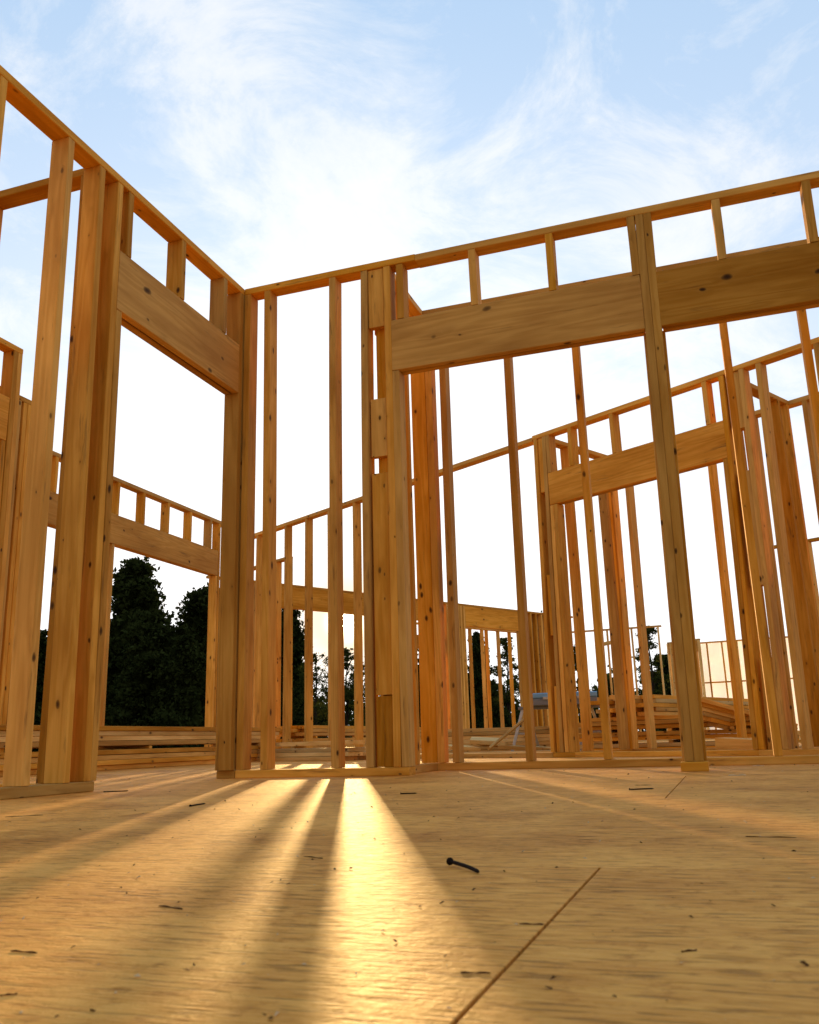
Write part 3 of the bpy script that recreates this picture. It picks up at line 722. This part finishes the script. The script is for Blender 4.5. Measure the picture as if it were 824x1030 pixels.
# ------------------------------------------------------------------ sun, sky
SAZ, SEL = -22.98, 7.56
sd = Vector((math.sin(R(SAZ)) * math.cos(R(SEL)), math.cos(R(SAZ)) * math.cos(R(SEL)), math.sin(R(SEL))))
sl = bpy.data.lights.new('sun', 'SUN'); sl.energy = 5.0; sl.angle = R(.6); sl.color = (1.0, .63, .24)
so = bpy.data.objects.new('sun', sl); C.objects.link(so); so.rotation_euler = sd.to_track_quat('Z', 'Y').to_euler()

CLOUDS = [((-.385, .63, .675), 420, .12), ((-.381, .718, .583), 130, .11), ((-.37, .77, .52), 60, .16), ((-.535, .577, .617), 700, .10), ((.127, .792, .597), 1200, .12), ((.066, .823, .565), 900, .10), ((.015, .87, .494), 200, .10), ((-.114, .72, .69), 90, -.06)]
w = bpy.data.worlds.new('World'); sc.world = w; w.use_nodes = True
nt = w.node_tree; nt.nodes.clear(); L = nt.links.new
tc = N(nt, 'ShaderNodeTexCoord'); d = tc.outputs['Generated']
sky = N(nt, 'ShaderNodeTexSky', sky_type='NISHITA', sun_disc=False, sun_elevation=R(SEL), sun_rotation=R(SAZ), altitude=200.0, air_density=1.0, dust_density=1.5, ozone_density=1.5)
sx = N(nt, 'ShaderNodeSeparateXYZ'); L(d, sx.inputs[0])
zc = math_(nt, 'MAXIMUM', sx.outputs[2], 0.0)
dt = N(nt, 'ShaderNodeVectorMath', operation='DOT_PRODUCT'); L(d, dt.inputs[0]); dt.inputs[1].default_value = sd
dot = math_(nt, 'MAXIMUM', dt.outputs['Value'], 0.0)
# cloud layer: directions projected onto a high flat layer
den = math_(nt, 'ADD', zc, .12)
cv = N(nt, 'ShaderNodeCombineXYZ'); L(math_(nt, 'DIVIDE', sx.outputs[0], den), cv.inputs[0]); L(math_(nt, 'DIVIDE', sx.outputs[1], den), cv.inputs[1])
cn = N(nt, 'ShaderNodeTexNoise', i_Scale=2.8, i_Detail=11.0, i_Roughness=.68, i_Distortion=.7); L(vmath(nt, 'ADD', cv.outputs[0], (3.1, 7.7, 0)), cn.inputs['Vector'])
cn2 = N(nt, 'ShaderNodeTexNoise', i_Scale=.9, i_Detail=3.0, i_Roughness=.5); L(vmath(nt, 'ADD', cv.outputs[0], (11.3, 2.2, 4)), cn2.inputs['Vector'])
cl = math_(nt, 'ADD', math_(nt, 'MULTIPLY', cn.outputs['Fac'], 1.38), math_(nt, 'MULTIPLY', cn2.outputs['Fac'], .35))
# banks of thin cloud hanging in fixed parts of the sky: (direction, tightness, weight)
banks = None
for c, k, wt in CLOUDS:
    q = N(nt, 'ShaderNodeVectorMath', operation='DOT_PRODUCT'); L(d, q.inputs[0]); q.inputs[1].default_value = c
    e = math_(nt, 'MULTIPLY', math_(nt, 'POWER', math_(nt, 'MAXIMUM', q.outputs['Value'], 0.0), k), wt)
    banks = e if banks is None else math_(nt, 'ADD', banks, e)
glow = math_(nt, 'POWER', dot, 9.0)
haze = math_(nt, 'POWER', math_(nt, 'SUBTRACT', 1.0, zc), 5.0)
f = math_(nt, 'ADD', math_(nt, 'ADD', cl, banks), math_(nt, 'ADD', math_(nt, 'MULTIPLY', glow, .26), math_(nt, 'MULTIPLY', haze, .50)))
cm_ = ramp(nt, [(.612, 0.0), (.69, .27), (.78, .68), (.93, 1.0)]); L(math_(nt, 'MULTIPLY', f, .7), cm_.inputs[0])
blue = mix(nt, 1.0, sky.outputs[0], (.30, .26, .26), 'MULTIPLY')
veil = mix(nt, math_(nt, 'POWER', math_(nt, 'SUBTRACT', 1.0, zc), 1.3), (3.3, 5.5, 8.3), (8.7, 9.1, 9.8))
clear = mix(nt, 1.0, blue, veil, 'ADD')
allc = mix(nt, cm_.outputs[0], clear, (9.6, 9.8, 10.1))
low = math_(nt, 'ADD', math_(nt, 'MULTIPLY', math_(nt, 'POWER', dot, 11.0), 3.0), math_(nt, 'MULTIPLY', haze, 2.5))
allc = mix(nt, 1.0, allc, mix(nt, 1.0, (1.0, .94, .86), low, 'MULTIPLY'), 'ADD')
# away from the sun the sky is dimmer
back = ramp(nt, [(0.0, (.66, .57, .47)), (.35, (.76, .71, .65)), (.70, (1.0, 1.0, 1.0))]); L(math_(nt, 'MULTIPLY_ADD', dt.outputs['Value'], .5, .5), back.inputs[0])
allc = mix(nt, 1.0, allc, back.outputs[0], 'MULTIPLY')
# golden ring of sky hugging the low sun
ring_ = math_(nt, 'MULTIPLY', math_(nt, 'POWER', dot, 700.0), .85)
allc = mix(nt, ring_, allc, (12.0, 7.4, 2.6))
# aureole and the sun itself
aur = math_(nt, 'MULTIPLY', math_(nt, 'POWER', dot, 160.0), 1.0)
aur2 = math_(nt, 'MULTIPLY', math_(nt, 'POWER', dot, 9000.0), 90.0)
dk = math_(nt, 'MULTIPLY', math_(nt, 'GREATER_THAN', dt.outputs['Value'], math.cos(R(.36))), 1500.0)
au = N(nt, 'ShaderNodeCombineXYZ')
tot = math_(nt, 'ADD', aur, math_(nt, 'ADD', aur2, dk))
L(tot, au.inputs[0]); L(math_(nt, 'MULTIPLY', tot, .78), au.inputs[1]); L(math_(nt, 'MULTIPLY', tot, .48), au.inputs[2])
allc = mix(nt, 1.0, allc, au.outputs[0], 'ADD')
# warm ochre right at the horizon
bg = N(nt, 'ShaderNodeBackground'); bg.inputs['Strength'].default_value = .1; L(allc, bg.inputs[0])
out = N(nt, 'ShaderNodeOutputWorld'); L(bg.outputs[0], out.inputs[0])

# ------------------------------------------------------------------ camera
cam = bpy.data.cameras.new('camera'); co = bpy.data.objects.new('camera', cam); C.objects.link(co)
r_ = Vector((0.94463748, 0.32696109, -0.02750407)); u_ = Vector((0.10694331, -0.22755666, 0.96787452)); f_ = Vector((-0.31019858, 0.91723193, 0.24992485))
M = Matrix((r_, u_, -f_)).transposed().to_4x4(); M.translation = (0, 0, .15147); co.matrix_world = M
cam.sensor_fit = 'HORIZONTAL'; cam.sensor_width = 36; cam.lens = 895.12 * 36 / 824; cam.clip_start = .02; cam.clip_end = 5000
cam.dof.use_dof = True; cam.dof.focus_distance = 4.3; cam.dof.aperture_fstop = 20.0
sc.camera = co

sc.render.engine = 'CYCLES'
sc.view_settings.view_transform = 'Standard'; sc.view_settings.look = 'None'; sc.view_settings.exposure = 0; sc.view_settings.gamma = 1
sc.cycles.max_bounces = 8; sc.cycles.diffuse_bounces = 5; sc.cycles.sample_clamp_indirect = 6
sc.cycles.use_denoising = True
